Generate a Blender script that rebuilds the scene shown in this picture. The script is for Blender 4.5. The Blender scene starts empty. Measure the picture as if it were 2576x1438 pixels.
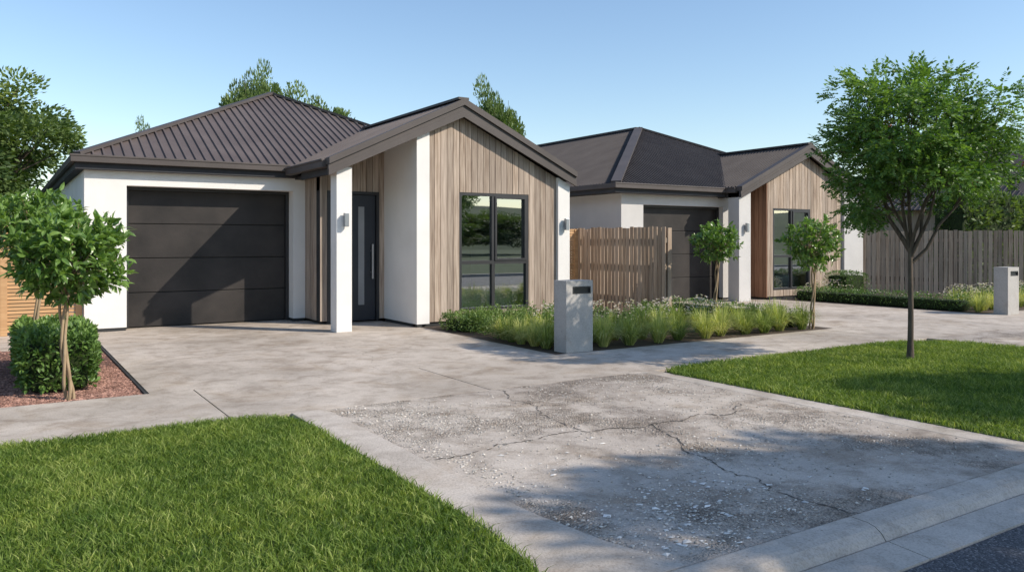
import bpy, math, random
import numpy as np
from mathutils import Vector, noise
random.seed(7); rng=np.random.default_rng(7)
scene=bpy.context.scene
scene.view_settings.view_transform='Standard'; scene.view_settings.look='None'; scene.view_settings.exposure=0

# ------------------------------------------------------------ helpers
class MB:
    def __init__(s): s.v=[];s.f=[];s.r=[]
    def add(s,vs,fs,r=None):
        o=len(s.v); s.v.extend([tuple(p) for p in vs])
        if r is None: r=random.random()
        for f in fs: s.f.append([i+o for i in f]); s.r.append(r)
    def box(s,x0,x1,y0,y1,z0,z1,r=None):
        s.add([(x0,y0,z0),(x1,y0,z0),(x1,y1,z0),(x0,y1,z0),(x0,y0,z1),(x1,y0,z1),(x1,y1,z1),(x0,y1,z1)],
              [(0,3,2,1),(4,5,6,7),(0,1,5,4),(1,2,6,5),(2,3,7,6),(3,0,4,7)],r)
    def prism(s,poly,axis,a,b,r=None):
        n=len(poly)
        if axis=='z': A=[(p[0],p[1],a) for p in poly];B=[(p[0],p[1],b) for p in poly]
        elif axis=='y': A=[(p[0],a,p[1]) for p in poly];B=[(p[0],b,p[1]) for p in poly]
        else: A=[(a,p[0],p[1]) for p in poly];B=[(b,p[0],p[1]) for p in poly]
        fs=[tuple(range(n))[::-1],tuple(range(n,2*n))]+[(i,(i+1)%n,n+(i+1)%n,n+i) for i in range(n)]
        s.add(A+B,fs,r)
    def bar(s,p,q,w,h,r=None):
        p=Vector(p);q=Vector(q);d=(q-p).normalized()
        sd=d.cross(Vector((0,0,1)))
        if sd.length<1e-3: sd=Vector((1,0,0))
        sd.normalize();up=sd.cross(d)
        vs=[]
        for c in (p,q):
            for a,b in ((-1,-1),(1,-1),(1,1),(-1,1)): vs.append(c+sd*a*w/2+up*b*h/2)
        s.add(vs,[(0,1,2,3),(7,6,5,4),(0,4,5,1),(1,5,6,2),(2,6,7,3),(3,7,4,0)],r)
    def tube(s,pts,rad,n=7,r=None):
        pts=[Vector(p) for p in pts];vs=[];fs=[]
        for i,p in enumerate(pts):
            d=(pts[min(i+1,len(pts)-1)]-pts[max(i-1,0)]).normalized()
            a=d.cross(Vector((.3,.9,.1))).normalized();b=d.cross(a)
            for k in range(n):
                t=2*math.pi*k/n;vs.append(p+(a*math.cos(t)+b*math.sin(t))*rad[i])
        for i in range(len(pts)-1):
            for k in range(n):
                fs.append((i*n+k,i*n+(k+1)%n,(i+1)*n+(k+1)%n,(i+1)*n+k))
        s.add(vs,fs,r)
    def obj(s,name,mat,parent=None,loc=(0,0,0),bevel=0,smooth=False):
        if parent: loc=tuple(parent.location)
        return mesh_obj(name,s.v,s.f,s.r,mat,parent,loc,bevel,smooth)
def mesh_obj(name,v,f,r,mat,parent=None,loc=(0,0,0),bevel=0,smooth=False):
    v=(np.array(v,dtype=float)-np.array(loc)).tolist()
    me=bpy.data.meshes.new(name); me.from_pydata(v,[],f if isinstance(f,list) else f.tolist())
    at=me.attributes.new("rnd",'FLOAT','FACE'); at.data.foreach_set('value',np.array(r,dtype=np.float32))
    me.materials.append(mat)
    if smooth: me.polygons.foreach_set('use_smooth',[True]*len(me.polygons))
    me.update()
    o=bpy.data.objects.new(name,me); scene.collection.objects.link(o)
    if parent: o.parent=parent
    else: o.location=loc
    if bevel:
        m=o.modifiers.new('b','BEVEL');m.width=bevel;m.segments=2;m.limit_method='ANGLE'
    return o
def empty(name,loc):
    e=bpy.data.objects.new(name,None);e.location=loc;e.empty_display_size=.3;scene.collection.objects.link(e);return e

# ------------------------------------------------------------ materials
def base_mat(name):
    m=bpy.data.materials.new(name);m.use_nodes=True;nt=m.node_tree
    return m,nt,nt.nodes['Principled BSDF'],nt.nodes['Material Output']
def N(nt,t,**k):
    n=nt.nodes.new(t)
    for a,b in k.items(): setattr(n,a,b)
    return n
def ramp(nt,fac,stops):
    r=N(nt,'ShaderNodeValToRGB');e=r.color_ramp.elements
    while len(e)<len(stops): e.new(.5)
    for i,(p,c) in enumerate(stops): e[i].position=p;e[i].color=(*c,1) if len(c)==3 else c
    nt.links.new(fac,r.inputs[0]);return r.outputs[0]
def noise_n(nt,vec,scale,detail=5,rough=.55,dist=0):
    n=N(nt,'ShaderNodeTexNoise');n.inputs['Scale'].default_value=scale;n.inputs['Detail'].default_value=detail
    n.inputs['Roughness'].default_value=rough;n.inputs['Distortion'].default_value=dist
    nt.links.new(vec,n.inputs['Vector']);return n.outputs['Fac']
def mixc(nt,fac,a,b,mode='MIX'):
    m=N(nt,'ShaderNodeMix',data_type='RGBA',blend_type=mode)
    if isinstance(fac,(int,float)): m.inputs[0].default_value=fac
    else: nt.links.new(fac,m.inputs[0])
    for s,i in ((a,6),(b,7)):
        if isinstance(s,tuple): m.inputs[i].default_value=(*s[:3],1)
        else: nt.links.new(s,m.inputs[i])
    return m.outputs[2]
def math_n(nt,op,a,b):
    m=N(nt,'ShaderNodeMath',operation=op)
    for s,i in ((a,0),(b,1)):
        if isinstance(s,(int,float)): m.inputs[i].default_value=s
        else: nt.links.new(s,m.inputs[i])
    return m.outputs[0]
def bumpn(nt,h,bsdf,strength,dist=.01):
    b=N(nt,'ShaderNodeBump');b.inputs['Strength'].default_value=strength;b.inputs['Distance'].default_value=dist
    nt.links.new(h,b.inputs['Height']);nt.links.new(b.outputs[0],bsdf.inputs['Normal'])
def coord(nt,stretch=(1,1,1)):
    t=N(nt,'ShaderNodeTexCoord');m=N(nt,'ShaderNodeMapping');m.inputs['Scale'].default_value=stretch
    nt.links.new(t.outputs['Object'],m.inputs['Vector']);return m.outputs[0]
def rndattr(nt):
    a=N(nt,'ShaderNodeAttribute',attribute_name='rnd');return a.outputs['Fac']
def pmat(name,c1,c2,scale=4,detail=5,rough=.8,bump=0,bscale=60,stretch=(1,1,1),rv=0,spec=.3,metal=0,bd=.01,r2=None):
    m,nt,b,o=base_mat(name);v=coord(nt,stretch)
    c=ramp(nt,noise_n(nt,v,scale,detail),[(.3,c1),(.7,c2)])
    if r2:
        c=mixc(nt,math_n(nt,'MULTIPLY',rndattr(nt),.55),c,r2)
    if rv:
        r=rndattr(nt);f=math_n(nt,'FRACT',math_n(nt,'MULTIPLY',r,7.31),0)
        k=math_n(nt,'ADD',math_n(nt,'MULTIPLY',f,2*rv),1-rv)
        cc=N(nt,'ShaderNodeCombineColor')
        for i in range(3): nt.links.new(k,cc.inputs[i])
        c=mixc(nt,1.0,c,cc.outputs[0],'MULTIPLY')
    nt.links.new(c,b.inputs['Base Color'])
    b.inputs['Roughness'].default_value=rough;b.inputs['Metallic'].default_value=metal
    b.inputs['Specular IOR Level'].default_value=spec
    if bump: bumpn(nt,noise_n(nt,v,bscale,4,.6),b,bump,bd)
    return m
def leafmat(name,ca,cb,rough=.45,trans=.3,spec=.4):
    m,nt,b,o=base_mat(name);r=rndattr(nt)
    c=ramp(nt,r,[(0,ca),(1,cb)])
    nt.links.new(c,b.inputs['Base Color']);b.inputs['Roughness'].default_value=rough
    b.inputs['Specular IOR Level'].default_value=spec
    t=N(nt,'ShaderNodeBsdfTranslucent');c2=mixc(nt,1.0,c,(1.5,1.6,.55),'MULTIPLY');nt.links.new(c2,t.inputs[0])
    mx=N(nt,'ShaderNodeMixShader');mx.inputs[0].default_value=trans
    nt.links.new(b.outputs[0],mx.inputs[1]);nt.links.new(t.outputs[0],mx.inputs[2]);nt.links.new(mx.outputs[0],o.inputs[0])
    return m
def concrete(name,c1,c2,c3,gravel=0.0,bumps=.55):
    m,nt,b,o=base_mat(name);v=coord(nt)
    big=noise_n(nt,v,.55,6,.62,.6);mid=noise_n(nt,v,3.2,9,.72,.4);fine=noise_n(nt,v,75,3,.75)
    c=ramp(nt,big,[(.36,c1),(.60,c2)])
    st=ramp(nt,mid,[(.36,c3),(.54,(1,1,1))]);c=mixc(nt,.85,c,st,'MULTIPLY')
    fr=ramp(nt,fine,[(.32,(.66,.64,.62)),(.56,(1.0,1.0,1.0))]);c=mixc(nt,.75,c,fr,'MULTIPLY')
    vp=N(nt,'ShaderNodeTexVoronoi');vp.inputs['Scale'].default_value=9;nt.links.new(v,vp.inputs['Vector'])
    sp=ramp(nt,vp.outputs['Distance'],[(.03,(.45,.43,.40)),(.085,(1,1,1))]);c=mixc(nt,.8,c,sp,'MULTIPLY')
    brown=ramp(nt,noise_n(nt,v,1.7,6,.65,.8),[(.50,(1,1,1)),(.68,(.82,.77,.71))]);c=mixc(nt,.9,c,brown,'MULTIPLY')
    h=math_n(nt,'ADD',math_n(nt,'MULTIPLY',mid,.7),math_n(nt,'MULTIPLY',fine,.4))
    if gravel>0:
        vo=N(nt,'ShaderNodeTexVoronoi');vo.inputs['Scale'].default_value=84;nt.links.new(v,vo.inputs['Vector'])
        n1=noise_n(nt,v,.9,3,.55,.7);n2=noise_n(nt,v,6,7,.72,.4)
        mask=ramp(nt,math_n(nt,'ADD',math_n(nt,'MULTIPLY',n1,.60),math_n(nt,'MULTIPLY',n2,.40)),[(.48,(0,0,0)),(.58,(1,1,1))])
        gc=ramp(nt,vo.outputs['Color'],[(.15,(.44,.42,.40)),(.5,(.77,.75,.72)),(.85,(1.10,1.06,1.02))])
        c=mixc(nt,math_n(nt,'MULTIPLY',mask,gravel),c,mixc(nt,1.0,c,gc,'MULTIPLY'))
        oil=ramp(nt,noise_n(nt,v,1.05,8,.7,1.2),[(.30,(.60,.575,.55)),(.46,(1,1,1))]);c=mixc(nt,.9,c,oil,'MULTIPLY')
        h=math_n(nt,'ADD',h,math_n(nt,'MULTIPLY',mask,math_n(nt,'SUBTRACT',1.0,math_n(nt,'MULTIPLY',vo.outputs['Distance'],1.7))))
    nt.links.new(c,b.inputs['Base Color']);b.inputs['Specular IOR Level'].default_value=.25
    rr=ramp(nt,big,[(.4,(.65,.65,.65)),(.6,(.9,.9,.9))]);nt.links.new(rr,b.inputs['Roughness'])
    bumpn(nt,h,b,bumps,.014);return m

M_conc=concrete('concrete',(.45,.385,.32),(.61,.53,.45),(.66,.63,.60))
M_rough=concrete('worn_concrete',(.45,.385,.325),(.60,.525,.45),(.62,.59,.56),.9,.85)
M_kerb=concrete('kerb_concrete',(.48,.42,.355),(.59,.52,.45),(.70,.68,.66))
M_box=concrete('mailbox_concrete',(.43,.405,.375),(.49,.465,.435),(.9,.9,.9),0,.3)
def asphalt():
    m,nt,b,o=base_mat('asphalt');v=coord(nt)
    vo=N(nt,'ShaderNodeTexVoronoi');vo.inputs['Scale'].default_value=110;nt.links.new(v,vo.inputs['Vector'])
    c=ramp(nt,vo.outputs['Color'],[(.1,(.03,.03,.035)),(.7,(.085,.085,.095)),(.95,(.26,.25,.25))])
    nt.links.new(c,b.inputs['Base Color']);b.inputs['Roughness'].default_value=.8
    h=math_n(nt,'SUBTRACT',1,vo.outputs['Distance']);bumpn(nt,h,b,.8,.008);return m
M_asph=asphalt()
M_stucco=pmat('white_render',(.73,.70,.66),(.81,.78,.74),scale=1.6,detail=8,rough=.9,bump=.5,bscale=90,spec=.12,bd=.008)
M_stucco2=pmat('grey_render',(.52,.50,.48),(.59,.565,.54),scale=1.6,detail=8,rough=.9,bump=.5,bscale=90,spec=.12,bd=.008)
M_roof=pmat('roof_metal',(.098,.077,.07),(.135,.108,.098),scale=1.6,detail=7,rough=.5,spec=.32,bump=.04,bscale=20)
M_roof2=pmat('roof_metal_dark',(.070,.060,.058),(.092,.080,.076),scale=1.6,rough=.65,spec=.12)
M_fascia=pmat('fascia_metal',(.074,.062,.056),(.096,.08,.073),scale=2,rough=.55,spec=.3)
M_dark=pmat('dark_trim',(.020,.019,.021),(.028,.027,.028),scale=3,rough=.45,spec=.5)
M_soffit=pmat('soffit',(.035,.035,.04),(.045,.045,.048),scale=3,rough=.7)
M_plinth=pmat('plinth',(.03,.03,.03),(.05,.05,.05),scale=5,rough=.9)
M_door=pmat('garage_door',(.017,.015,.014),(.045,.038,.034),scale=1.6,detail=10,rough=.55,spec=.3,bump=.15,bscale=30)
M_fdoor=pmat('front_door_paint',(.016,.019,.027),(.022,.026,.034),scale=3,rough=.4,spec=.5)
M_wood=pmat('weathered_timber',(.20,.14,.10),(.52,.415,.325),scale=2.2,detail=10,rough=.75,bump=.4,bscale=9,stretch=(14,14,.8),rv=.20,spec=.15,r2=(.38,.315,.265))
M_cedar=pmat('cedar_timber',(.22,.11,.065),(.36,.20,.125),scale=2.2,detail=8,rough=.7,bump=.3,bscale=9,stretch=(14,14,.8),rv=.15,spec=.2)
M_fence=pmat('fence_timber',(.21,.145,.10),(.44,.335,.245),scale=2.2,detail=9,rough=.8,bump=.35,bscale=9,stretch=(14,14,.8),rv=.22,spec=.12,r2=(.36,.29,.23))
M_slat=pmat('slat_timber',(.44,.25,.12),(.60,.37,.19),scale=2.2,detail=8,rough=.7,bump=.2,bscale=9,stretch=(.8,14,14),rv=.12,spec=.2)
M_metal=pmat('brushed_metal',(.5,.5,.5),(.6,.6,.6),scale=5,rough=.3,metal=1)
M_lamp=pmat('lamp_casing',(.28,.29,.3),(.34,.35,.36),scale=5,rough=.35,metal=.6)
M_frost=pmat('frosted_glass',(.22,.225,.23),(.27,.275,.28),scale=3,rough=.25,spec=.6)
M_bark=pmat('bark',(.06,.045,.035),(.15,.115,.085),scale=8,rough=.9,bump=.5,bscale=30,stretch=(3,3,.6))
M_stem=pmat('pale_bark',(.24,.16,.09),(.40,.30,.19),scale=10,rough=.85,bump=.4,bscale=30,stretch=(3,3,.6))
M_soil=pmat('soil',(.06,.045,.034),(.11,.08,.06),scale=12,rough=.95,bump=.6,bscale=40)
M_mulchg=pmat('mulch_ground',(.12,.062,.05),(.20,.11,.085),scale=25,rough=.95,bump=.7,bscale=80)
M_mulch=pmat('bark_mulch',(.22,.115,.085),(.38,.22,.17),scale=6,rough=.9,rv=.45,spec=.15)
M_pebble=pmat('pebbles',(.36,.33,.29),(.60,.55,.49),scale=6,rough=.8,rv=.4,spec=.2)
M_chip=pmat('shell_chips',(.62,.58,.53),(.80,.76,.70),scale=6,rough=.6,rv=.2,spec=.3)
M_crack=pmat('crack_dark',(.08,.07,.06),(.13,.115,.10),scale=20,rough=1)
M_turf=pmat('turf_base',(.05,.075,.018),(.10,.14,.035),scale=9,rough=1,bump=.5,bscale=90)
M_ground=pmat('ground',(.06,.09,.03),(.10,.12,.05),scale=.5,rough=1)
M_hill=pmat('hill_green',(.03,.05,.018),(.09,.12,.04),scale=.05,detail=9,rough=1)
M_bed=pmat('linen',(.70,.68,.65),(.80,.78,.75),scale=3,rough=.9,bump=.4,bscale=6,bd=.05)
M_room=pmat('room_wall',(.22,.20,.18),(.28,.26,.24),scale=1,rough=.9)
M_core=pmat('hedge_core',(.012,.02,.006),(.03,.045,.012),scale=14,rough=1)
def grassmat(name,ca,cb,cc):
    m,nt,b,o=base_mat(name);r=rndattr(nt);v=coord(nt)
    c=ramp(nt,r,[(0,ca),(.6,cb),(1,cc)])
    pt=ramp(nt,noise_n(nt,v,1.6,5,.65),[(.35,(.66,.76,.66)),(.65,(1.14,1.08,1.0))]);c=mixc(nt,1.0,c,pt,'MULTIPLY')
    nt.links.new(c,b.inputs['Base Color']);b.inputs['Roughness'].default_value=.55;b.inputs['Specular IOR Level'].default_value=.25
    t=N(nt,'ShaderNodeBsdfTranslucent');c2=mixc(nt,1.0,c,(1.5,1.5,.6),'MULTIPLY');nt.links.new(c2,t.inputs[0])
    mx=N(nt,'ShaderNodeMixShader');mx.inputs[0].default_value=.35
    nt.links.new(b.outputs[0],mx.inputs[1]);nt.links.new(t.outputs[0],mx.inputs[2]);nt.links.new(mx.outputs[0],o.inputs[0]);return m
M_grass=grassmat('grass_blades',(.065,.12,.02),(.215,.295,.058),(.46,.50,.18))
M_tuft=grassmat('tuft_blades',(.16,.22,.055),(.46,.50,.18),(.74,.69,.36))
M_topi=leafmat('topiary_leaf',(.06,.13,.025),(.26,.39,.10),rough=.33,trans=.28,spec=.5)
M_rowan=leafmat('rowan_leaf',(.045,.11,.022),(.21,.33,.08),rough=.45,trans=.32)
M_bgl=leafmat('distant_leaf',(.045,.085,.025),(.19,.26,.08),rough=.6,trans=.28)
M_yell=leafmat('yellow_leaf',(.08,.13,.02),(.28,.32,.07),rough=.5,trans=.3)
M_hedge=leafmat('hedge_leaf',(.045,.10,.02),(.19,.30,.07),rough=.42,trans=.2)
M_shrub=leafmat('shrub_leaf',(.06,.12,.025),(.23,.31,.08),rough=.5,trans=.25)
M_flower=leafmat('petal',(.62,.50,.50),(.82,.76,.74),rough=.6,trans=.2)
M_berry=leafmat('berry',(.22,.03,.015),(.32,.06,.03),rough=.4,trans=.1)
def glassmat():
    m,nt,b,o=base_mat('window_glass')
    nt.nodes.remove(b);g=N(nt,'ShaderNodeBsdfGlossy');g.inputs['Roughness'].default_value=.012;g.inputs['Color'].default_value=(.86,.9,.93,1)
    t=N(nt,'ShaderNodeBsdfTransparent');t.inputs[0].default_value=(.85,.88,.88,1)
    f=N(nt,'ShaderNodeFresnel');f.inputs[0].default_value=1.5
    k=math_n(nt,'ADD',math_n(nt,'MULTIPLY',f.outputs[0],1.6),.38)
    mx=N(nt,'ShaderNodeMixShader');nt.links.new(k,mx.inputs[0]);nt.links.new(t.outputs[0],mx.inputs[1]);nt.links.new(g.outputs[0],mx.inputs[2])
    nt.links.new(mx.outputs[0],o.inputs[0]);return m
M_glass=glassmat()

# ------------------------------------------------------------ foliage
def unit(a): return a/np.maximum(np.linalg.norm(a,axis=1,keepdims=True),1e-9)
def leaf_geo(P,D,L,W,simple=True,up=.8):
    n=len(P);D=unit(D);R=rng.normal(size=(n,3))*.6+np.array([0,0,up])
    S=unit(np.cross(D,R));Nn=np.cross(S,D);L=L[:,None];W=W[:,None]
    if simple:
        V=np.stack([P,P+D*L*.45+S*W*.5,P+D*L-Nn*L*.06,P+D*L*.45-S*W*.5],1).reshape(-1,3)
        F=(np.arange(n)[:,None]*4+np.array([0,1,2,3])).tolist();k=1
    else:
        V=np.stack([P,P+D*L*.3+S*W*.45+Nn*W*.12,P+D*L*.3-S*W*.45+Nn*W*.12,P+D*L*.68+S*W*.38+Nn*W*.06,P+D*L*.68-S*W*.38+Nn*W*.06,
                    P+D*L-Nn*L*.12,P+D*L*.3,P+D*L*.68-Nn*L*.02],1).reshape(-1,3)
        b=np.arange(n)*8;F=[]
        for q in ([0,1,6],[0,6,2],[1,3,7,6],[6,7,4,2],[3,5,7],[7,5,4]): F+= (b[:,None]+np.array(q)).tolist()
        k=6
    return V,F,k
def leaf_rnd(n,k,r): return np.tile(r,k) if k>1 else r
def clump_pts(c,r,n):
    d=unit(rng.normal(size=(n,3)));rad=rng.random(n)**.45
    return np.array(c)+d*rad[:,None]*np.array(r),d
class Leaves:
    def __init__(s): s.V=[];s.F=[];s.R=[];s.o=0
    def add(s,P,D,L,W,r,simple=True,up=.8):
        if len(P)==0: return
        V,F,k=leaf_geo(P,D,L,W,simple,up)
        s.F+= [[i+s.o for i in f] for f in F];s.V.append(V);s.R.append(leaf_rnd(len(P),k,r));s.o+=len(V)
    def obj(s,name,mat,parent=None,loc=(0,0,0)):
        if parent: loc=tuple(parent.location)
        return mesh_obj(name,np.concatenate(s.V),s.F,np.concatenate(s.R),mat,parent,loc)

def tree(name,base,crown_c,crown_r,trunk_r,trunk_h,n_limb,n_clump,clump_r,per,ll,lw,leafm,bark=None,compound=False,berries=0,lean=(0,0),seed=1,low=-.9,pack=.55):
    bark=bark or M_bark
    global rng
    rng=np.random.default_rng(seed);random.seed(seed)
    e=empty(name,base);b=Vector(base);cc=Vector(crown_c);cr=crown_r
    mb=MB();top=b+Vector((lean[0],lean[1],trunk_h))
    pts=[b+(top-b)*t+Vector((math.sin(t*5+seed)*.012*trunk_h*.5,math.cos(t*4+seed)*.012*trunk_h*.5,0))*(1 if 0<t<1 else 0) for t in np.linspace(0,1,7)]
    pts[0]=b-Vector((0,0,.03))
    mb.tube(pts,[trunk_r*(1.35 if i==0 else 1-.05*i) for i in range(7)],9)
    cl=[];tries=0
    while len(cl)<n_clump and tries<n_clump*60:
        tries+=1
        d=Vector(rng.normal(size=3)).normalized()
        if d.z<low: continue
        rad=rng.random()**.42
        wob=.80+.46*noise.noise(d*1.9+Vector((seed*3.1,0,0)))+.16*rng.random()
        p=Vector((cc.x+d.x*cr[0]*rad*wob,cc.y+d.y*cr[1]*rad*wob,cc.z+d.z*cr[2]*rad*wob))
        if any((p-q).length<clump_r*pack for q in cl): continue
        cl.append(p)
    limbs=[]
    for i in range(n_limb):
        a=2*math.pi*(i+.3*rng.random())/n_limb; el=.35+.65*rng.random()
        end=cc+Vector((math.cos(a)*cr[0]*(1-el*.6)*.85,math.sin(a)*cr[1]*(1-el*.6)*.85,(el-.35)*cr[2]*1.25))
        st=b+(top-b)*(.86+.14*rng.random()) if i else top
        P=[]
        for t in np.linspace(0,1,7):
            q=st.lerp(end,t)
            q+=Vector(rng.normal(size=3))*.02*cr[0]*(1 if 0<t<1 else 0)
            q.z-= math.sin(t*math.pi)*.05*(end-st).length
            P.append(q)
        mb.tube(P,[trunk_r*(.55*(1-t)+.10) for t in np.linspace(0,1,7)],6)
        limbs.append(P)
    for p in cl:
        best=min(((p-q).length+ (0.0 if j>1 else 9),li,j) for li,P in enumerate(limbs) for j,q in enumerate(P[:6]))
        q=limbs[best[1]][max(1,best[2]-1)]
        P=[q.lerp(p,t)+Vector(rng.normal(size=3))*.012*(1 if 0<t<1 else 0)*cr[0]-Vector((0,0,.06*math.sin(t*math.pi)*(p-q).length)) for t in np.linspace(0,1,5)]
        mb.tube(P,[trunk_r*(.2*(1-t)+.05) for t in np.linspace(0,1,5)],4)
    mb.obj('trunk_and_branches',bark,e,smooth=True)
    L=Leaves();BE=Leaves()
    for p in cl:
        sc=.65+.7*rng.random()
        P,d=clump_pts(p,(clump_r*sc,clump_r*sc,clump_r*.6*sc),per)
        out=np.array((p-cc).normalized())
        D=d*.8+out*.6+rng.normal(size=(per,3))*.35+np.array([0,0,.05])
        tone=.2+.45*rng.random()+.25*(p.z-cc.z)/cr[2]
        if compound:
            D[:,2]-=.25;D=unit(D);S=unit(np.cross(D,rng.normal(size=(per,3))*.35+np.array([0,0,1])))
            for k in range(1,7):
                for sg in (-1,1):
                    Pk=P+D*(k*ll*.42)-np.array([0,0,1])*(.012*k*k*ll)
                    L.add(Pk,S*sg+D*.55,np.full(per,ll)*rng.uniform(.75,1.1,per),np.full(per,lw),np.clip(tone+rng.normal(size=per)*.18,0,1))
            L.add(P+D*(6*ll*.42),D,np.full(per,ll),np.full(per,lw),np.clip(tone+rng.normal(size=per)*.18,0,1))
        else:
            L.add(P,D,ll*rng.uniform(.6,1.2,per),lw*rng.uniform(.7,1.2,per),np.clip(tone+rng.normal(size=per)*.2,0,1))
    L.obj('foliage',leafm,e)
    if berries:
        for i in range(berries):
            p=cl[int(rng.random()*len(cl))];c0=np.array(p)+rng.normal(size=3)*clump_r*.5
            P=c0+rng.normal(size=(26,3))*.022;BE.add(P,rng.normal(size=(26,3)),np.full(26,.016),np.full(26,.016),rng.random(26))
        BE.obj('berries',M_berry,e)
    return e
def dup(src,name,loc,sc=1,rz=0):
    e=empty(name,loc);e.scale=(sc,sc,sc) if not isinstance(sc,tuple) else sc;e.rotation_euler[2]=rz
    for c in src.children:
        o=bpy.data.objects.new(c.name.split('.')[0],c.data);scene.collection.objects.link(o);o.parent=e
    return e

def topiary(base,h,r,seed,n=900,ll=.085):
    global rng
    rng=np.random.default_rng(seed);random.seed(seed)
    e=empty('topiary_tree',base);b=Vector(base);mb=MB();zc=h-r*.88
    for s in range(3):
        P=[];ph=s*2*math.pi/3
        for t in np.linspace(0,1,22):
            a=ph+t*7.5;w=.026*(1+.5*math.sin(t*9+s))
            P.append(b+Vector((math.cos(a)*w+.03*math.sin(t*5+seed)-.03*math.sin(seed),math.sin(a)*w,-.03+t*(zc+.05))))
        mb.tube(P,[.016-.005*t for t in np.linspace(0,1,22)],7)
    for i in range(30):
        d=Vector(rng.normal(size=3)).normalized();d.z=d.z*.8+.15
        st=b+Vector((0,0,zc-.45*r+.4*r*rng.random()));en=b+Vector((d.x*r*.8,d.y*r*.8,zc+d.z*r*.8))
        P=[st.lerp(en,t)-Vector((0,0,.05*math.sin(t*3.14)*r)) for t in np.linspace(0,1,5)]
        mb.tube(P,[.008-.005*t for t in np.linspace(0,1,5)],5)
    mb.obj('twisted_stems',M_stem,e,smooth=True)
    L=Leaves();ns=n//8
    d=unit(rng.normal(size=(ns,3)));rad=(.25+.75*rng.random(ns)**.45)
    for i in range(ns):
        wob=.9+.36*noise.noise(Vector(d[i])*2.3+Vector((seed,0,0)))
        c=np.array(b)+np.array([0,0,zc])+d[i]*rad[i]*wob*np.array([r,r,r*.86])
        ax=d[i]+np.array([0,0,.5])+rng.normal(size=3)*.25;ax/=np.linalg.norm(ax)
        P=c+ax*np.linspace(-.03,.05,8)[:,None];D=ax*.7+unit(rng.normal(size=(8,3)))*.9
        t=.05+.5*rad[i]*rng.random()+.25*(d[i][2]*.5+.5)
        L.add(P,D,ll*rng.uniform(.65,1.2,8),ll*.44*rng.uniform(.8,1.15,8),np.clip(t+rng.normal(size=8)*.16,0,1),simple=False)
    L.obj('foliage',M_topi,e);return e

def box_hedge(name,x0,x1,y0,y1,h,n,ll,mat=None,seed=3,flowers=0,roundc=.1):
    global rng
    rng=np.random.default_rng(seed);mat=mat or M_hedge
    loc=((x0+x1)/2,(y0+y1)/2,0);e=empty(name,loc)
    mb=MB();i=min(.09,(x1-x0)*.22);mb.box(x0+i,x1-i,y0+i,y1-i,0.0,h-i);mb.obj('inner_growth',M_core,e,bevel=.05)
    lx,ly=x1-x0,y1-y0
    A=np.array([lx*ly,lx*h,lx*h,ly*h,ly*h]);side=rng.choice(5,n,p=A/A.sum())
    u=rng.random(n);w=rng.random(n);P=np.zeros((n,3));D=np.zeros((n,3))
    dep=np.abs(rng.normal(size=n))*.05
    for s,nr in enumerate([(0,0,1),(0,-1,0),(0,1,0),(-1,0,0),(1,0,0)]):
        k=side==s;q=np.zeros((k.sum(),3))
        if s==0: q[:,0]=x0+u[k]*lx;q[:,1]=y0+w[k]*ly;q[:,2]=h
        elif s in(1,2): q[:,0]=x0+u[k]*lx;q[:,1]=y0 if s==1 else y1;q[:,2]=w[k]*h
        else: q[:,0]=x0 if s==3 else x1;q[:,1]=y0+u[k]*ly;q[:,2]=w[k]*h
        P[k]=q-np.array(nr)*dep[k][:,None];D[k]=nr
    c=np.array([(x0+x1)/2,(y0+y1)/2,h/2])
    nz=np.array([noise.noise(Vector(p)*(5.0 if h<1 else 1.6)+Vector((seed,0,0))) for p in P])
    dirc=(P-c);P=P+unit(D*1.0)*nz[:,None]*(.075 if h<1 else .4)
    ex=np.abs(dirc)/np.array([lx/2,ly/2,h/2]);cor=np.clip(ex.sum(1)-1.75,0,1);P-=dirc*cor[:,None]*roundc
    P[:,2]=np.maximum(P[:,2],.02)
    L=Leaves();L.add(P,D*.6+rng.normal(size=(n,3))*.55+np.array([0,0,.35]),ll*rng.uniform(.7,1.3,n),ll*.5*rng.uniform(.8,1.2,n),np.clip(.35+nz*.7+rng.normal(size=n)*.2,0,1),simple=(ll<.04 or h>1))
    L.obj('foliage',mat,e)
    if flowers: add_flowers(e,[(x0+rng.random()*lx,y0+rng.random()*ly,h*(.9+.2*rng.random())) for _ in range(flowers)])
    return e
def add_flowers(parent,pts,s=.022):
    L=Leaves()
    for p in pts:
        k=6;a=np.arange(k)*2*math.pi/k+rng.random();D=np.stack([np.cos(a),np.sin(a),np.full(k,.5)],1)+rng.normal(size=3)*.3
        L.add(np.tile(np.array(p),(k,1)),D,np.full(k,s),np.full(k,s*.8),rng.random(k))
    L.obj('flowers',M_flower,parent)
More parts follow.
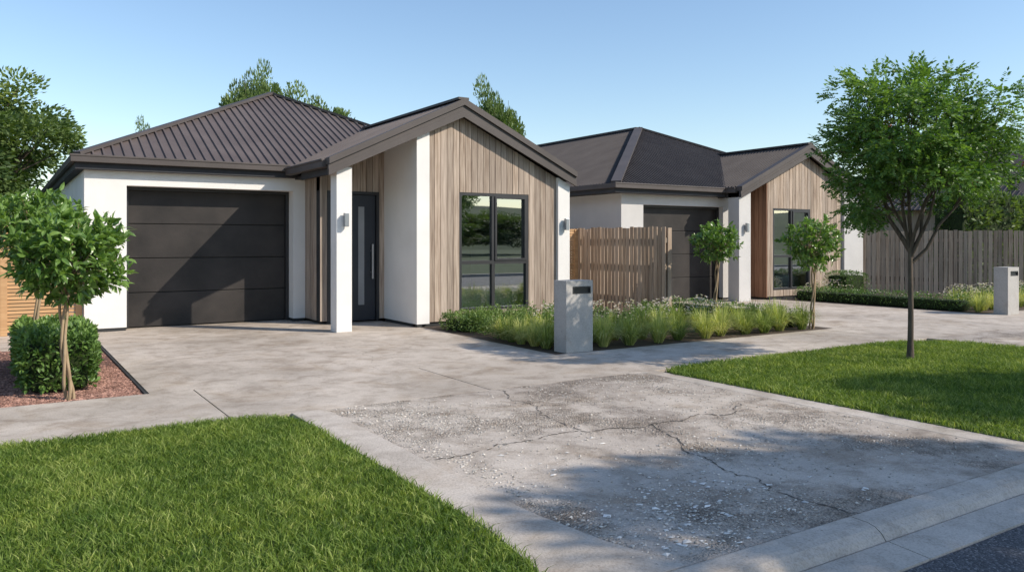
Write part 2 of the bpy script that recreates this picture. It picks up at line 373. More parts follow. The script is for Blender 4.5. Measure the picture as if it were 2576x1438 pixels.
def shrubs(name,items,ll,mat,flowers=0,seed=5,dens=1.0):
    global rng
    rng=np.random.default_rng(seed);loc=(items[0][0],items[0][1],0);e=empty(name,loc)
    L=Leaves();fl=[]
    for (x,y,r,h) in items:
        n=int(700*dens*(r/.3)**2)
        d=unit(rng.normal(size=(n,3)));d[:,2]=np.abs(d[:,2]);rad=.45+.55*rng.random(n)**.5
        nz=np.array([noise.noise(Vector(q)*2.2+Vector((x*3,y*3,0))) for q in d])
        P=np.array([x,y,.02])+d*(rad*(.9+.5*nz))[:,None]*np.array([r,r,h])
        D=d*.8+rng.normal(size=(n,3))*.5+np.array([0,0,.3])
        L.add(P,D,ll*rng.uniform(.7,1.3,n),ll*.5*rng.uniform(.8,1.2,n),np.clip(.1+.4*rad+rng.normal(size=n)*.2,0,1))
        for _ in range(int(flowers*(r/.3)**2)):
            q=unit(rng.normal(size=(1,3)))[0];q[2]=abs(q[2])*.7+.3;fl.append((x+q[0]*r,y+q[1]*r,.04+q[2]*h*1.05))
    L.obj('foliage',mat,e)
    if fl: add_flowers(e,fl)
    return e
def tufts(name,items,seed=9,per=150):
    global rng
    rng=np.random.default_rng(seed);V=[];F=[];R=[];o=0
    for (x,y,r,h) in items:
        n=int(per*(.8+.4*rng.random()));a=rng.random(n)*2*math.pi;lean=rng.random(n)**.6
        b=np.stack([x+np.cos(a)*r*.2*rng.random(n),y+np.sin(a)*r*.2*rng.random(n),np.zeros(n)],1)
        out=np.stack([np.cos(a),np.sin(a),np.zeros(n)],1);sd=np.stack([-np.sin(a),np.cos(a),np.zeros(n)],1)
        H=h*(1.05-.60*lean)*rng.uniform(.65,1.15,n);X=r*(.12+1.15*lean)*rng.uniform(.7,1.2,n)
        w=.0042*rng.uniform(.7,1.3,n)
        rows=[]
        for t in (0,.3,.6,.85,1):
            hh=np.sin(t*math.pi*.5*(1+.58*lean))*H;c=b+out*(X*t**1.25)[:,None];c[:,2]+=hh
            ww=(w*(1-t)**.6)[:,None];rows+= [c-sd*ww,c+sd*ww]
        v=np.stack(rows,1);V.append(v.reshape(-1,3));bi=o+np.arange(n)*10
        tone=np.clip(.48+rng.normal()*.2+rng.normal(size=n)*.24,0,1)
        for s in range(4):
            F+= (bi[:,None]+np.array([2*s,2*s+1,2*s+3,2*s+2])).tolist();R.append(tone)
        o+=n*10
    return mesh_obj(name,np.concatenate(V),F,np.concatenate(R),M_tuft,None,(items[0][0],items[0][1],0))
def inpoly(P,poly):
    x,y=P[:,0],P[:,1];ins=np.zeros(len(P),bool);n=len(poly)
    for i in range(n):
        x1,y1=poly[i];x2,y2=poly[(i+1)%n]
        if y1==y2: continue
        c=((y1>y)!=(y2>y))&(x<(x2-x1)*(y-y1)/(y2-y1)+x1);ins^=c
    return ins
def lawn(polyfull,region,dens,wid,hgt,seed):
    global rng
    rng=np.random.default_rng(seed);loc=(polyfull[0][0],polyfull[0][1],0)
    e=empty('lawn',loc)
    mb=MB();mb.prism(polyfull,'z',-.1,.004);mb.obj('turf',M_turf,e)
    x0,x1,y0,y1=region;n=int((x1-x0)*(y1-y0)*dens)
    P=np.stack([x0+rng.random(n)*(x1-x0),y0+rng.random(n)*(y1-y0)],1)
    poly=polyfull;P=P[inpoly(P,poly)];P=P+rng.normal(size=P.shape)*.016;n=len(P)
    a=rng.random(n)*2*math.pi;sd=np.stack([np.cos(a),np.sin(a),np.zeros(n)],1);ln=rng.normal(size=(n,3))*.6;ln[:,2]=0
    cl=np.array([.8*noise.noise(Vector((p[0]*11,p[1]*11,seed)))+.5*noise.noise(Vector((p[0]*1.5,p[1]*1.5,seed))) for p in P])
    H=hgt*rng.uniform(.5,1.35,n)*(1+.4*cl);b=np.stack([P[:,0],P[:,1],np.full(n,.0)],1);w=(wid*rng.uniform(.7,1.3,n))[:,None]
    mid=b+ln*H[:,None]*.35;mid[:,2]+=H*.6;tip=b+ln*H[:,None]*1.1;tip[:,2]+=H
    V=np.stack([b-sd*w,b+sd*w,mid+sd*w*.75,mid-sd*w*.75,tip],1).reshape(-1,3);bi=np.arange(n)*5
    F=(bi[:,None]+np.array([0,1,2,3])).tolist()+(bi[:,None]+np.array([3,2,4])).tolist()
    r=np.clip(.42+.42*cl+rng.normal(size=n)*.28,0,1)
    mesh_obj('grass_blades',V,F,np.tile(r,2),M_grass,e,loc);return e
def stones(name,pts,mat,smin,smax,seed,flat=.5,z=0):
    global rng
    rng=np.random.default_rng(seed);P=np.array(pts);n=len(P)
    base=np.array([(1,0,0),(-.2,.9,0),(-.9,.1,0),(-.1,-1,0),(.1,.1,1),(0,0,-1)],float)
    s=smin+(smax-smin)*rng.random(n)**3
    V=np.repeat(base[None],n,0)+rng.normal(size=(n,6,3))*.2
    a=rng.random(n)*6.28;ca,sa=np.cos(a)[:,None],np.sin(a)[:,None];x=V[:,:,0]*ca-V[:,:,1]*sa;y=V[:,:,0]*sa+V[:,:,1]*ca
    V=np.stack([x,y*rng.uniform(.5,1,n)[:,None],V[:,:,2]*flat],2)*s[:,None,None]
    V[:,:,0]+=P[:,0][:,None];V[:,:,1]+=P[:,1][:,None];V[:,:,2]+=z+s[:,None]*flat*.35
    bi=np.arange(n)*6;F=[];R=[];r=rng.random(n)
    for q in ((0,1,4),(1,2,4),(2,3,4),(3,0,4),(1,0,5),(2,1,5),(3,2,5),(0,3,5)): F+=(bi[:,None]+np.array(q)).tolist();R.append(r)
    return mesh_obj(name,V.reshape(-1,3),F,np.concatenate(R),mat,None,(P[0][0],P[0][1],0))

# ------------------------------------------------------------ houses
def roof_ribs(mb,poly,E,sp,w,h):
    P=[Vector(p) for p in poly];E=Vector(E).normalized();n=(P[1]-P[0]).cross(P[2]-P[0]).normalized()
    if n.z<0:n=-n
    U=n.cross(E).normalized()
    if U.z<0:U=-U
    o=P[0];S=[((p-o).dot(E),(p-o).dot(U)) for p in P];s0=min(a for a,_ in S);s1=max(a for a,_ in S)
    s=s0+sp*.5
    while s<s1:
        hits=[]
        for i in range(len(S)):
            (a,b),(c,d)=S[i],S[(i+1)%len(S)]
            if (a-s)*(c-s)<0: hits.append(b+(d-b)*(s-a)/(c-a))
        if len(hits)>=2:
            lo,hi=min(hits),max(hits)
            if hi-lo>.05:
                vs=[]
                for rr in (lo,hi):
                    c=o+E*s+U*rr
                    vs+=[c-E*w/2-n*.01,c-E*w*.25+n*h,c+E*w*.25+n*h,c+E*w/2-n*.01]
                mb.add(vs,[(0,1,5,4),(1,2,6,5),(2,3,7,6),(0,3,2,1),(4,5,6,7)])
        s+=sp
def window(par,x0,x1,y,z0,z1,xm,zt):
    f=MB();w=.05;d0,d1=y,y+.07
    f.box(x0,x0+w,d0,d1,z0,z1);f.box(x1-w,x1,d0,d1,z0,z1)
    f.box(x0+w,x1-w,d0,d1,z1-w,z1);f.box(x0+w,x1-w,d0,d1,z0,z0+w)
    f.box(xm-.03,xm+.03,d0+.005,d1,z0+w,z1-w);f.box(x0+w,xm-.03,d0+.003,d1,zt-.03,zt+.03);f.box(xm+.03,x1-w,d0+.003,d1,zt-.03,zt+.03)
    a,b=xm+.03,x1-w
    for q in ((a,a+.035,zt+.03,z1-w),(b-.035,b,zt+.03,z1-w)): f.box(q[0],q[1],d0-.012,d0+.04,q[2],q[3])
    f.box(a+.035,b-.035,d0-.012,d0+.04,zt+.03,zt+.065);f.box(a+.035,b-.035,d0-.012,d0+.04,z1-w-.035,z1-w)
    f.obj('window_frame',M_dark,par)
    g=MB();g.add([(x0+w,y+.045,z0+w),(x1-w,y+.045,z0+w),(x1-w,y+.045,z1-w),(x0+w,y+.045,z1-w)],[(0,1,2,3)]);g.obj('window_glass',M_glass,par)
PK=[0]
def boards_x(mb,xa,xb,y,zb,top,step,hole=None,gap=.009):
    n=max(1,round((xb-xa)/step));st=(xb-xa)/n
    for i in range(n):
        a=xa+i*st+gap/2;b=a+st-gap
        r=random.random();dy=random.uniform(-.003,.003)
        def pan(a,b,z0,z1f):
            mid=[]
            if PK[0]>a and PK[0]<b: mid=[(PK[0],z1f(PK[0]))]
            mb.prism([(a,z0),(b,z0),(b,z1f(b))]+mid+[(a,z1f(a))],'y',y+dy,y+.022,r)
        if hole and b>hole[0] and a<hole[1]:
            for (c,d,inh) in ((a,min(b,hole[0]),False),(max(a,hole[0]),min(b,hole[1]),True),(max(a,hole[1]),b,False)):
                if d-c<.004: continue
                if inh:
                    pan(c,d,zb,lambda x:hole[2]);pan(c,d,hole[3],top)
                else: pan(c,d,zb,top)
        else: pan(a,b,zb,top)
def lamp(par,x,y,z):
    m=MB();m.box(x-.02,x+.02,y-.035,y,z-.05,z+.05);m.box(x-.035,x+.035,y-.105,y-.035,z-.105,z+.105);m.obj('wall_lamp',M_lamp,par,bevel=.006)
def house(H):
    e=empty('suburban_house',(H['wl'],H['yg'],0));g=lambda k:H[k]
    wl,wr,yg,yb,zt=g('wl'),g('wr'),g('yg'),g('yb'),g('zt')
    d0,d1,yd,dz=g('gd');we=g('we');ST=g('st')
    gx0,gx1,gxr,gy,gze,gzr=g('gable');sl=(gzr-gze)/(gxr-gx0);PK[0]=gxr
    gt=lambda x: gze+sl*(x-gx0) if x<gxr else gze+sl*(gx1-x)*1.0
    W=MB();zb=.05
    W.box(wl,d0,yg,yd+.1,zb,zt);W.box(d1,we,yg,yd+.1,zb,zt);W.box(d0,d1,yg,yd+.1,dz,zt)
    W.box(wl,wl+.2,yd+.1,yb,zb,zt);W.box(wl+.2,wr-.2,yb-.2,yb,zb,zt)
    cx0,cx1,cy0,cy1=g('col');rk=.24
    b0,b1,by=g('blade');gw=g('gwall')
    r0,r1=g('rcol')
    yD=g('ydoor')
    W.prism([(r0,zb),(r1,zb),(r1,gt(r1)-rk),(r0,gt(r0)-rk)],'y',by,by+.3)
    W.box(r1-.2,r1,by+.3,yd+.5,zb,zt+.0);W.box(wr-.2,wr-.001,yd+.5,yb-.2,zb,zt)
    if not g('bladewood'): W.prism([(b0,zb),(b1,zb),(b1,gt(b1)-rk),(b0,gt(b0)-rk)],'y',by,yD+.3)
    W.obj('rendered_walls',ST,e)
    C=MB();C.box(cx0,cx1,cy0,cy1,.0,g('colz'));C.obj('porch_column',ST,e,bevel=.006)
    P=MB();P.box(wl+.012,d0-.01,yg+.012,yd+.1,-.02,zb);P.box(d1+.01,we-.012,yg+.012,yd+.1,-.02,zb);P.box(wl+.012,wl+.1,yd+.1,yb,-.02,zb)
    P.box(b0+.012,r1-.012,gw+.03,gw+.1,-.02,zb);P.box(b0+.012,b0+.1,by+.012,yD,-.02,zb);P.obj('plinth',M_plinth,e)
    wx0,wx1,wz0,wz1,wxm,wzt=g('win');B=MB();bx0=b1 if not g('bladewood') else b0
    yB0,yB1=gw+.022,gw+.12
    B.prism([(bx0,zb),(wx0,zb),(wx0,gt(wx0)-rk),(bx0,gt(bx0)-rk)],'y',yB0,yB1);B.prism([(wx1,zb),(r0,zb),(r0,gt(r0)-rk),(wx1,gt(wx1)-rk)],'y',yB0,yB1)
    B.box(wx0,wx1,yB0,yB1,zb,wz0)
    mid=[(gxr,gt(gxr)-rk)] if wx0<gxr<wx1 else []
    B.prism([(wx0,wz1),(wx1,wz1),(wx1,gt(wx1)-rk)]+mid+[(wx0,gt(wx0)-rk)],'y',yB0,yB1)
    fx0,fx1,fz=g('door')
    B.box(we-.0,fx0,yD+.03,yD+.2,zb,zt);B.box(fx1,b0,yD+.03,yD+.2,zb,zt)
    B.prism([(we,fz),(b0,fz),(b0,gt(b0)-rk),(we,gt(we)-rk)],'y',yD+.03,yD+.2)
    if g('return'): B.box(we+.03,we+.12,yD+.2,yg+.2,zb,zt)
    B.obj('wall_backing',M_plinth,e)
    T=MB();st=.118
    boards_x(T,bx0+.001,r0,gw,zb+.02,lambda x:gt(x)-rk,st,(wx0,wx1,wz0,wz1))
    if g('return'):
        n=max(2,round((yg-yD)/st));s=(yg-yD)/n
        for i in range(n): T.box(we+.001,we+.025,yD+i*s+.004,yD+(i+1)*s-.004,zb,zt)
    boards_x(T,we+.026,fx0,yD,zb,lambda x:min(gt(x)-rk,9),st) if fx0-we>.05 else None
    boards_x(T,fx1,b0,yD,zb,lambda x:gt(x)-rk,st);
    boards_x(T,fx0,fx1,yD,fz,lambda x:gt(x)-rk,st)
    T.obj('timber_cladding',M_wood,e)
    if g('bladewood'):
        T=MB();n=round((yD-gw)/st);s=(yD-gw)/n
        for i in range(n): T.box(b0-.024,b0-.001,gw+i*s+.004,gw+(i+1)*s-.004,zb,gt(b0)-rk)
        T.obj('cedar_cladding',M_cedar,e)
        B=MB();B.box(b0,b0+.1,yB1,yD+.3,zb,gt(b0)-rk);B.obj('side_backing',M_plinth,e)
    D=MB();D.box(fx0,fx0+.05,yD-.01,yD+.12,.02,fz);D.box(fx1-.05,fx1,yD-.01,yD+.12,.02,fz);D.box(fx0+.05,fx1-.05,yD-.01,yD+.12,fz-.05,fz)
    D.obj('door_frame',M_dark,e)
    D=MB();D.box(fx0+.055,fx1-.055,yD+.035,yD+.08,.03,fz-.055);D.obj('front_door',M_fdoor,e,bevel=.004)
    gx=fx1-.32;D=MB();D.box(gx-.055,gx+.055,yD+.025,yD+.04,.3,2.0);D.obj('door_glass_strip',M_frost,e)
    D=MB();hx=fx1-.13;D.bar((hx,yD-.02,.75),(hx,yD-.02,1.35),.028,.028);D.box(hx-.01,hx+.01,yD-.02,yD+.036,.85,.88);D.box(hx-.01,hx+.01,yD-.02,yD+.036,1.22,1.25);D.obj('door_handle',M_metal,e)
    G=MB();n=4;hh=(dz-.05)/n
    for i in range(n): G.box(d0+.055,d1-.055,yd,yd+.05,.012+i*hh+.006,.012+(i+1)*hh-.006)
    G.obj('garage_door',M_door,e,bevel=.005)
    G=MB();G.box(d0+.001,d0+.055,yd-.07,yd+.06,.01,dz-.001);G.box(d1-.055,d1-.001,yd-.07,yd+.06,.01,dz-.001);G.box(d0+.055,d1-.055,yd-.07,yd+.06,dz-.05,dz-.001)
    G.box(d0+.05,d1-.05,yd+.055,yd+.09,.0,dz-.05);G.obj('garage_door_frame',M_dark,e)
    window(e,wx0,wx1,gw+.005,wz0,wz1,wxm,wzt)
    R=MB();ry=gw+3.2;R.box(b1+.02,r1-.22,ry,ry+.05,0,2.5);R.box(b1+.02,r1-.22,gw+.13,ry,0,.04);R.box(b1+.02,r1-.22,gw+.13,ry,2.45,2.5);R.box(b1+.3,b1+.35,gw+.13,ry,0.04,2.45)
    R.obj('bedroom_interior',M_room,e)
    R=MB();R.box(wx0-.1,wx1+.25,gw+.45,gw+2.5,.2,.56);R.box(wx1+.0,wx1+.3,gw+.6,gw+1.3,.57,.72);R.box(wx0+.1,wx0+.6,gw+.44,gw+2.4,.3,.575);R.obj('bed',M_bed,e,bevel=.06)
    xl,xr,yf,yk,ze,ax,ay,az=g('roof');ab=yk-(ay-yf)
    Rf=MB();A=(ax,ay,az);Bp=(ax,ab,az);c=[(xl,yf,ze),(xr,yf,ze),(xr,yk,ze),(xl,yk,ze)]
    faces=[([c[0],c[1],A],(1,0,0)),([c[3],c[2],Bp],(1,0,0)),([c[0],c[3],Bp,A],(0,1,0)),([c[1],c[2],Bp,A],(0,1,0))]
    for pl,E in faces:
        Rf.add(pl,[tuple(range(len(pl)))]);roof_ribs(Rf,pl,E,g('sp'),g('rw'),g('rh'))
    yv=g('yv')
    for (xa,za,xb,zb2) in ((gx0,gze,gxr,gzr),(gx1,gze,gxr,gzr)):
        Rf.prism([(xa,za),(xb,zb2),(xb,zb2-.1),(xa,za-.1)],'y',gy+.05,yv)
        roof_ribs(Rf,[(xa,gy+.06,za+.001),(xa,yv,za+.001),(xb,yv,zb2+.001),(xb,gy+.06,zb2+.001)],(0,1,0),g('sp'),g('rw'),g('rh'))
    Rf.obj('metal_roof',g('rm'),e)
    K=MB()
    for p,q in ((c[0],A),(c[1],A),(c[2],Bp),(c[3],Bp),(A,Bp)):
        K.bar(Vector(p)+Vector((0,0,.03)),Vector(q)+Vector((0,0,.035)),g('capw'),.05)
    K.bar((gxr,gy+.0,gzr+.035),(gxr,yv-.1,gzr+.035),.2,.04)
    for s,xa in ((1,gx0-.05),(-1,gx1+.05)):
        za=gze-.05*sl
        K.prism([(xa,za+.035),(gxr,gzr+.035),(gxr,gzr-.075),(xa,za-.065)],'y',gy-.035,gy+.14)
        K.prism([(xa,za-.07),(gxr,gzr-.08),(gxr,gzr-.265),(xa,za-.225)],'y',gy,gy+.05)
        K.prism([(xa,za-.15),(gxr,gzr-.16),(gxr,gzr-.275),(xa,za-.235)],'y',gy-.012,gy+.003)
    K.obj('ridge_caps_and_barge_boards',M_fascia,e)
    G=MB()
    G.box(xl-.09,gx0-.02,yf-.09,yf+.02,ze-.10,ze+.005);G.box(xl-.09,xl+.02,yf+.02,yk+.02,ze-.10,ze+.005);G.box(xr-.02,xr+.09,yf,yk+.02,ze-.10,ze+.005)
    G.box(gx0-.11,gx0-.0,gy+.14,yf-.09,gze-.13,gze-.015);G.box(gx1,gx1+.11,gy+.14,yf,gze-.13,gze-.015)
    G.box(xl-.1,gx0-.02,yf-.10,yf-.08,ze-.015,ze+.015);G.box(gx0-.125,gx0-.10,gy+.13,yf-.08,gze-.03,gze+.0)
    G.obj('gutters',M_fascia,e,bevel=.006)
    S=MB();S.box(xl-.02,gx0+.3,yf-.0,yg+.05,zt,ze-.10);S.box(xl-.02,wl+.1,yg+.05,yk,zt,ze-.10);S.box(wr-.1,xr+.0,yf+.1,yk,zt,ze-.1)
    S.box(cx0+.02,cx0+.16,cy1-.02,yg,zt-.02,gze-.13)
    S.prism([(gx0-.0,gze-.235),(b0,gt(b0)-.235),(b0,gt(b0)-.12),(gx0,gze-.12)],'y',gy+.05,yD+.05)
    S.prism([(r1-.01,zt),(gx1+.02,zt),(gx1+.02,gze-.12),(r1-.01,gze-.12)],'y',by,yf+.2)
    S.obj('soffits',M_soffit,e)
    for p in g('lamps'): lamp(e,*p)
    return e
H1=dict(wl=1.09,wr=8.95,yg=13.8,yb=30.8,zt=2.50,gd=(1.68,4.33,14.12,2.28),we=4.54,gable=(4.23,8.83,6.52,11.6,2.66,3.75),st=M_stucco,
 col=(4.34,4.59,11.7,11.96),colz=2.55,blade=(5.70,5.93,11.7),gwall=11.76,rcol=(8.54,8.80),ydoor=13.0,win=(6.52,7.93,.22,2.23,7.20,1.04),
 door=(4.66,5.60,2.26),bladewood=False,roof=(.98,9.17,13.66,31.1,2.70,5.07,17.72,4.65),sp=.15,rw=.05,rh=.028,yv=15.9,rm=M_roof,capw=.13,
 lamps=[(4.47,11.7,1.73),(8.68,11.7,1.71)])
H1['return']=True
hs=house(H1)
H2=dict(wl=11.41,wr=19.8,yg=13.3,yb=29.8,zt=2.45,gd=(12.05,14.6,13.5,2.22),we=14.78,gable=(14.42,19.38,16.9,12.55,2.66,3.79),st=M_stucco2,
 col=(14.42,14.82,12.65,12.98),colz=2.54,blade=(15.49,15.6,12.65),gwall=12.72,rcol=(18.4,19.2),ydoor=14.3,win=(15.69,17.1,.22,2.2,16.4,1.04),
 door=(14.84,15.4,2.2),bladewood=True,roof=(11.05,20.0,13.05,30,2.64,15.5,17.3,4.63),sp=.10,rw=.05,rh=.03,yv=15.6,rm=M_roof2,capw=.22,
 lamps=[(14.62,12.65,1.72)])
H2['return']=False
house(H2)
w=MB();w.box(1.07,1.095,19.6,20.6,1.7,2.2);w.obj('side_window',M_dark,hs)

# neighbouring house far right
e=empty('neighbouring_house',(30,14,0))
w=MB();w.box(30,44,13.5,23,0,2.6);w.obj('walls',M_fence,e)
w=MB();c=[(29.5,13,2.6),(44.5,13,2.6),(44.5,23.5,2.6),(29.5,23.5,2.6)];A=(34.5,18.2,5.9);B=(39.5,18.2,5.9)
for pl,E in (([c[0],c[1],B,A],(1,0,0)),([c[3],c[2],B,A],(1,0,0)),([c[0],c[3],A],(0,1,0)),([c[1],c[2],B],(0,1,0))):
    w.add(pl,[tuple(range(len(pl)))]);roof_ribs(w,pl,E,.2,.06,.02)
w.obj('roof',M_roof2,e)

# ------------------------------------------------------------ ground & paving
g=MB();g.add([(-400,-400,-.14),(500,-400,-.14),(500,500,-.14),(-400,500,-.14)],[(0,1,2,3)]);g.obj('ground',M_ground)
r=MB();r.box(-80,120,-5,2.04,-.3,-.075);r.obj('road',M_asph)
r=MB();r.prism([(-80,-5.3),(120,-5.3),(120,-5.0),(-80,-5.0)],'z',-.3,.03);r.obj('kerb',M_kerb)
v=MB();v.box(-80,120,-60,-5.3,-.2,.0);v.obj('verge',M_ground)
k=MB()
def kerb_sec(x0,x1,up):
    prof=[(2.475,-.2),(2.475,.0+up),(2.45,.010+up),(2.36,.008+up),(2.32,-.002+up*.9),(2.285,-.026+up*.6),(2.262,-.056),(2.255,-.2)]
    k.prism(prof,'x',x0,x1)
    k.prism([(2.250,-.2),(2.250,-.052),(2.045,-.066),(2.045,-.2)],'x',x0,x1)
xs=[-40,-10,-5,-.8,1.6,3.62,6.05,8.4,10.8,16.2,30,70]
for a,b in zip(xs[:-1],xs[1:]):
    mid=(a+b)/2;kerb_sec(a+.004,b-.004,.0 if (1.6<=mid<=6.05 or 10.8<mid<16.2) else .07)
k.obj('kerb',M_kerb)
f=MB();f_x=[-40,-20,-10,-5.5,-3.2,-.85,1.54,3.9,6.26,8.62,10.98,13.34,15.7,18,20.4,26,32,60]
for a,b in zip(f_x[:-1],f_x[1:]): f.prism([(a+.006,6.428),(b-.006,6.428),(b-.006,7.964),(a+.006,7.964)],'z',-.1,0)
f.obj('footpath',M_conc,bevel=.002)
d=MB();d.prism([(1.16,7.967),(5.78,7.967),(5.78,11.5),(5.6,13.75),(1.16,13.75)],'z',-.1,-.0005);d.box(1.16,5.7,13.75,14.3,-.1,-.003)
d.obj('driveway',M_conc)
d=MB();d.prism([(11.3,7.967),(15.95,7.967),(15.75,12.7),(15.3,14.4),(11.3,14.4)],'z',-.1,-.0005);d.obj('driveway',M_conc)
d=MB();d.prism([(2.30,2.48),(5.783,2.48),(5.783,6.425),(2.296,6.425)],'z',-.1,-.001);d.obj('driveway_crossing',M_rough)
d=MB();d.prism([(5.786,2.482),(6.02,2.482),(5.98,6.425),(5.786,6.425)],'z',-.1,.0005)
d.prism([(1.75,2.482),(2.5,2.482),(2.38,2.9),(2.31,3.4),(2.293,4.2),(2.293,6.425),(2.0,6.425),(2.0,3.3),(1.93,2.8)],'z',-.1,.003);d.obj('concrete_edging',M_kerb,bevel=.003)
d=MB();d.prism([(11.3,2.482),(15.6,2.482),(15.6,6.425),(11.3,6.425)],'z',-.1,-.001);d.obj('driveway_crossing',M_rough)
d=MB();d.prism([(-12,12.2),(1.15,12.2),(1.15,13.75),(1.05,15),(-12,15)],'z',-.1,-.002);d.obj('side_path',M_conc)
bd=MB();bd.box(-12,1.13,7.968,12.19,-.1,-.02);bd.obj('mulch_bed',M_mulchg)
bd=MB();bd.box(1.128,1.155,8.0,12.19,-.1,-.008);bd.obj('bed_edging',M_plinth)
bd=MB();bd.prism([(5.79,7.97),(11.29,7.97),(11.29,14),(5.79,11.75)],'z',-.1,-.005);bd.obj('garden_bed',M_soil,loc=(8,9,0))
bd=MB();bd.prism([(15.96,7.97),(30,7.97),(30,13),(15.76,12.7)],'z',-.1,-.005);bd.obj('garden_bed',M_soil,loc=(17,9,0))
cr=MB()
def crack(pts,w=.007):
    Q=[]
    for (a,b) in zip(pts[:-1],pts[1:]):
        n=max(4,int(math.dist(a,b)/.03))
        for i in range(n):
            t=i/n;x=a[0]+(b[0]-a[0])*t;y=a[1]+(b[1]-a[1])*t
            o=Vector((x*3.3,y*3.3,1));o2=o*4
            Q.append((x+.10*noise.noise(o)+.03*noise.noise(o2)+random.uniform(-.010,.010),y+.14*noise.noise(o+Vector((9,9,9)))+.03*noise.noise(o2+Vector((5,5,5)))+random.uniform(-.010,.010)))
    for i in range(len(Q)-1):
        a=Vector((*Q[i],.0022));b=Vector((*Q[i+1],.0022));dd=(b-a);
        if dd.length<1e-4 or random.random()<.05: continue
        s=Vector((-dd.y,dd.x,0)).normalized();w1=w*random.uniform(.2,1.0)
        cr.add([a-s*w1,b-s*w1*.8,b+s*w1*.8,a+s*w1],[(0,1,2,3)])
crack([(2.32,4.53),(3.04,4.66),(3.62,4.62),(4.21,4.55),(4.84,4.49),(5.39,4.6)],.010)
crack([(3.95,6.35),(3.78,5.54),(3.62,4.62)],.008)
crack([(4.21,4.55),(3.87,3.9),(3.74,3.36),(3.70,2.96),(3.66,2.5)],.008)
crack([(3.5,8.1),(3.9,9.6),(3.7,10.8)],.0022)
cr.obj('pavement_cracks',M_crack)
def blob(cx,cy,sx,sy,n): return np.stack([cx+rng.normal(size=n)*sx,cy+rng.normal(size=n)*sy],1)
rng=np.random.default_rng(4)
def clipx(pts): return pts[(pts[:,0]>2.33)&(pts[:,0]<5.76)&(pts[:,1]>2.5)&(pts[:,1]<6.4)]
pts=clipx(np.concatenate([blob(2.85,2.9,.3,.25,1300),blob(3.3,3.0,.45,.3,1000),blob(4.2,3.7,.4,.25,900),blob(5.2,3.9,.4,.6,900),blob(2.7,5.9,.28,.3,1200),blob(2.9,5.2,.3,.4,700),blob(5.3,5.6,.35,.5,900),blob(4.5,6.0,.8,.3,300),blob(2.45,4.0,.08,.8,1000),
  np.stack([2.35+3.4*rng.random(3000),2.55+3.8*rng.random(3000)],1)]))
stones('loose_gravel',pts,M_pebble,.0025,.013,5,.5)
pts=clipx(np.concatenate([blob(2.95,2.95,.25,.18,80),blob(3.3,3.1,.3,.2,65),blob(2.75,2.7,.12,.1,30),np.stack([2.5+2*rng.random(25),2.6+2*rng.random(25)],1)]))
stones('shell_chips',pts,M_chip,.007,.030,8,.22)
pts=np.stack([-1.5+2.61*rng.random(9000),8.0+4.15*rng.random(9000)],1)
pts=np.concatenate([pts,np.stack([.0+1.11*rng.random(9000),8.0+2.0*rng.random(9000)],1)])
stones('bark_mulch',pts,M_mulch,.007,.022,6,.5,-.02)

lawn([(-30,2.49),(1.74,2.49),(1.92,2.8),(1.985,3.3),(1.985,5.9),(1.95,6.12),(1.86,6.28),(1.7,6.38),(1.5,6.42),(-30,6.42)],(-1.6,2.0,2.5,6.42),10500,.0031,.040,11)
lawn([(6.03,2.49),(11.28,2.49),(11.28,5.2),(11.2,5.7),(10.95,6.1),(10.5,6.35),(10.0,6.42),(6.3,6.42),(6.05,6.3),(5.99,6.1)],(5.95,11.3,2.5,6.42),6500,.0038,.042,12)

def mailbox(x,y,w=.42,dp=.26,h=.905):
    e=empty('mailbox',(x+w/2,y+dp/2,0));m=MB()
    z0,z1=h-.165,h-.075;a,b=x+.10,x+w-.035
    m.box(x,x+w,y+.05,y+dp,0,h);m.box(x,x+w,y,y+.05,0,z0);m.box(x,x+w,y,y+.05,z1,h);m.box(x,a,y,y+.05,z0,z1);m.box(b,x+w,y,y+.05,z0,z1)
    m.obj('concrete_body',M_box,e)
    m=MB();m.box(a,b,y+.02,y+.048,z0,z1);m.box(a+.006,b-.006,y-.006,y+.02,z1-.02,z1-.004);m.box(a,a+.012,y-.004,y+.02,z0,z1);m.box(b-.012,b,y-.004,y+.02,z0,z1);m.box(a+.012,b-.012,y-.004,y+.02,z0,z0+.012)
    m.obj('letter_slot',M_dark,e)
mailbox(5.95,7.98);mailbox(16.12,7.6)

def paling(p,q,h,step=.105,front=1):
    p=Vector((*p,0));q=Vector((*q,0));d=(q-p).normalized();n=Vector((-d.y,d.x,0))*front;L=(q-p).length
    e=empty('paling_fence',tuple(p));m=MB();s=0
    while s<L-.05:
        hh=h+random.uniform(-.02,.02);w=step-.02+random.uniform(-.004,.004);a=p+d*s;b=p+d*(s+w);t=random.uniform(.016,.022)
        v=[a,b,b+n*t,a+n*t];tilt=d*random.uniform(-.006,.006)
        m.add([x+Vector((0,0,.04)) for x in v]+[x+tilt+Vector((0,0,hh)) for x in v],[(0,3,2,1),(4,5,6,7),(0,1,5,4),(1,2,6,5),(2,3,7,6),(3,0,4,7)]);s+=step
    m.obj('palings',M_fence,e)
    m=MB()
    for z in (.3,h*.55,h-.25): m.bar(p-n*.03+Vector((0,0,z)),q-n*.03+Vector((0,0,z)),.045,.09)
    s=.03
    while s<L:
        c=p+d*s-n*.09;m.bar(c,c+Vector((0,0,h-.02)),.09,.09);s+=2.2
    m.obj('rails_and_posts',M_fence,e)
paling((10.3,10.76),(10.3,16.0),1.67,.11,1)
paling((19.32,12.75),(24.5,7.0),1.68,.115,-1)
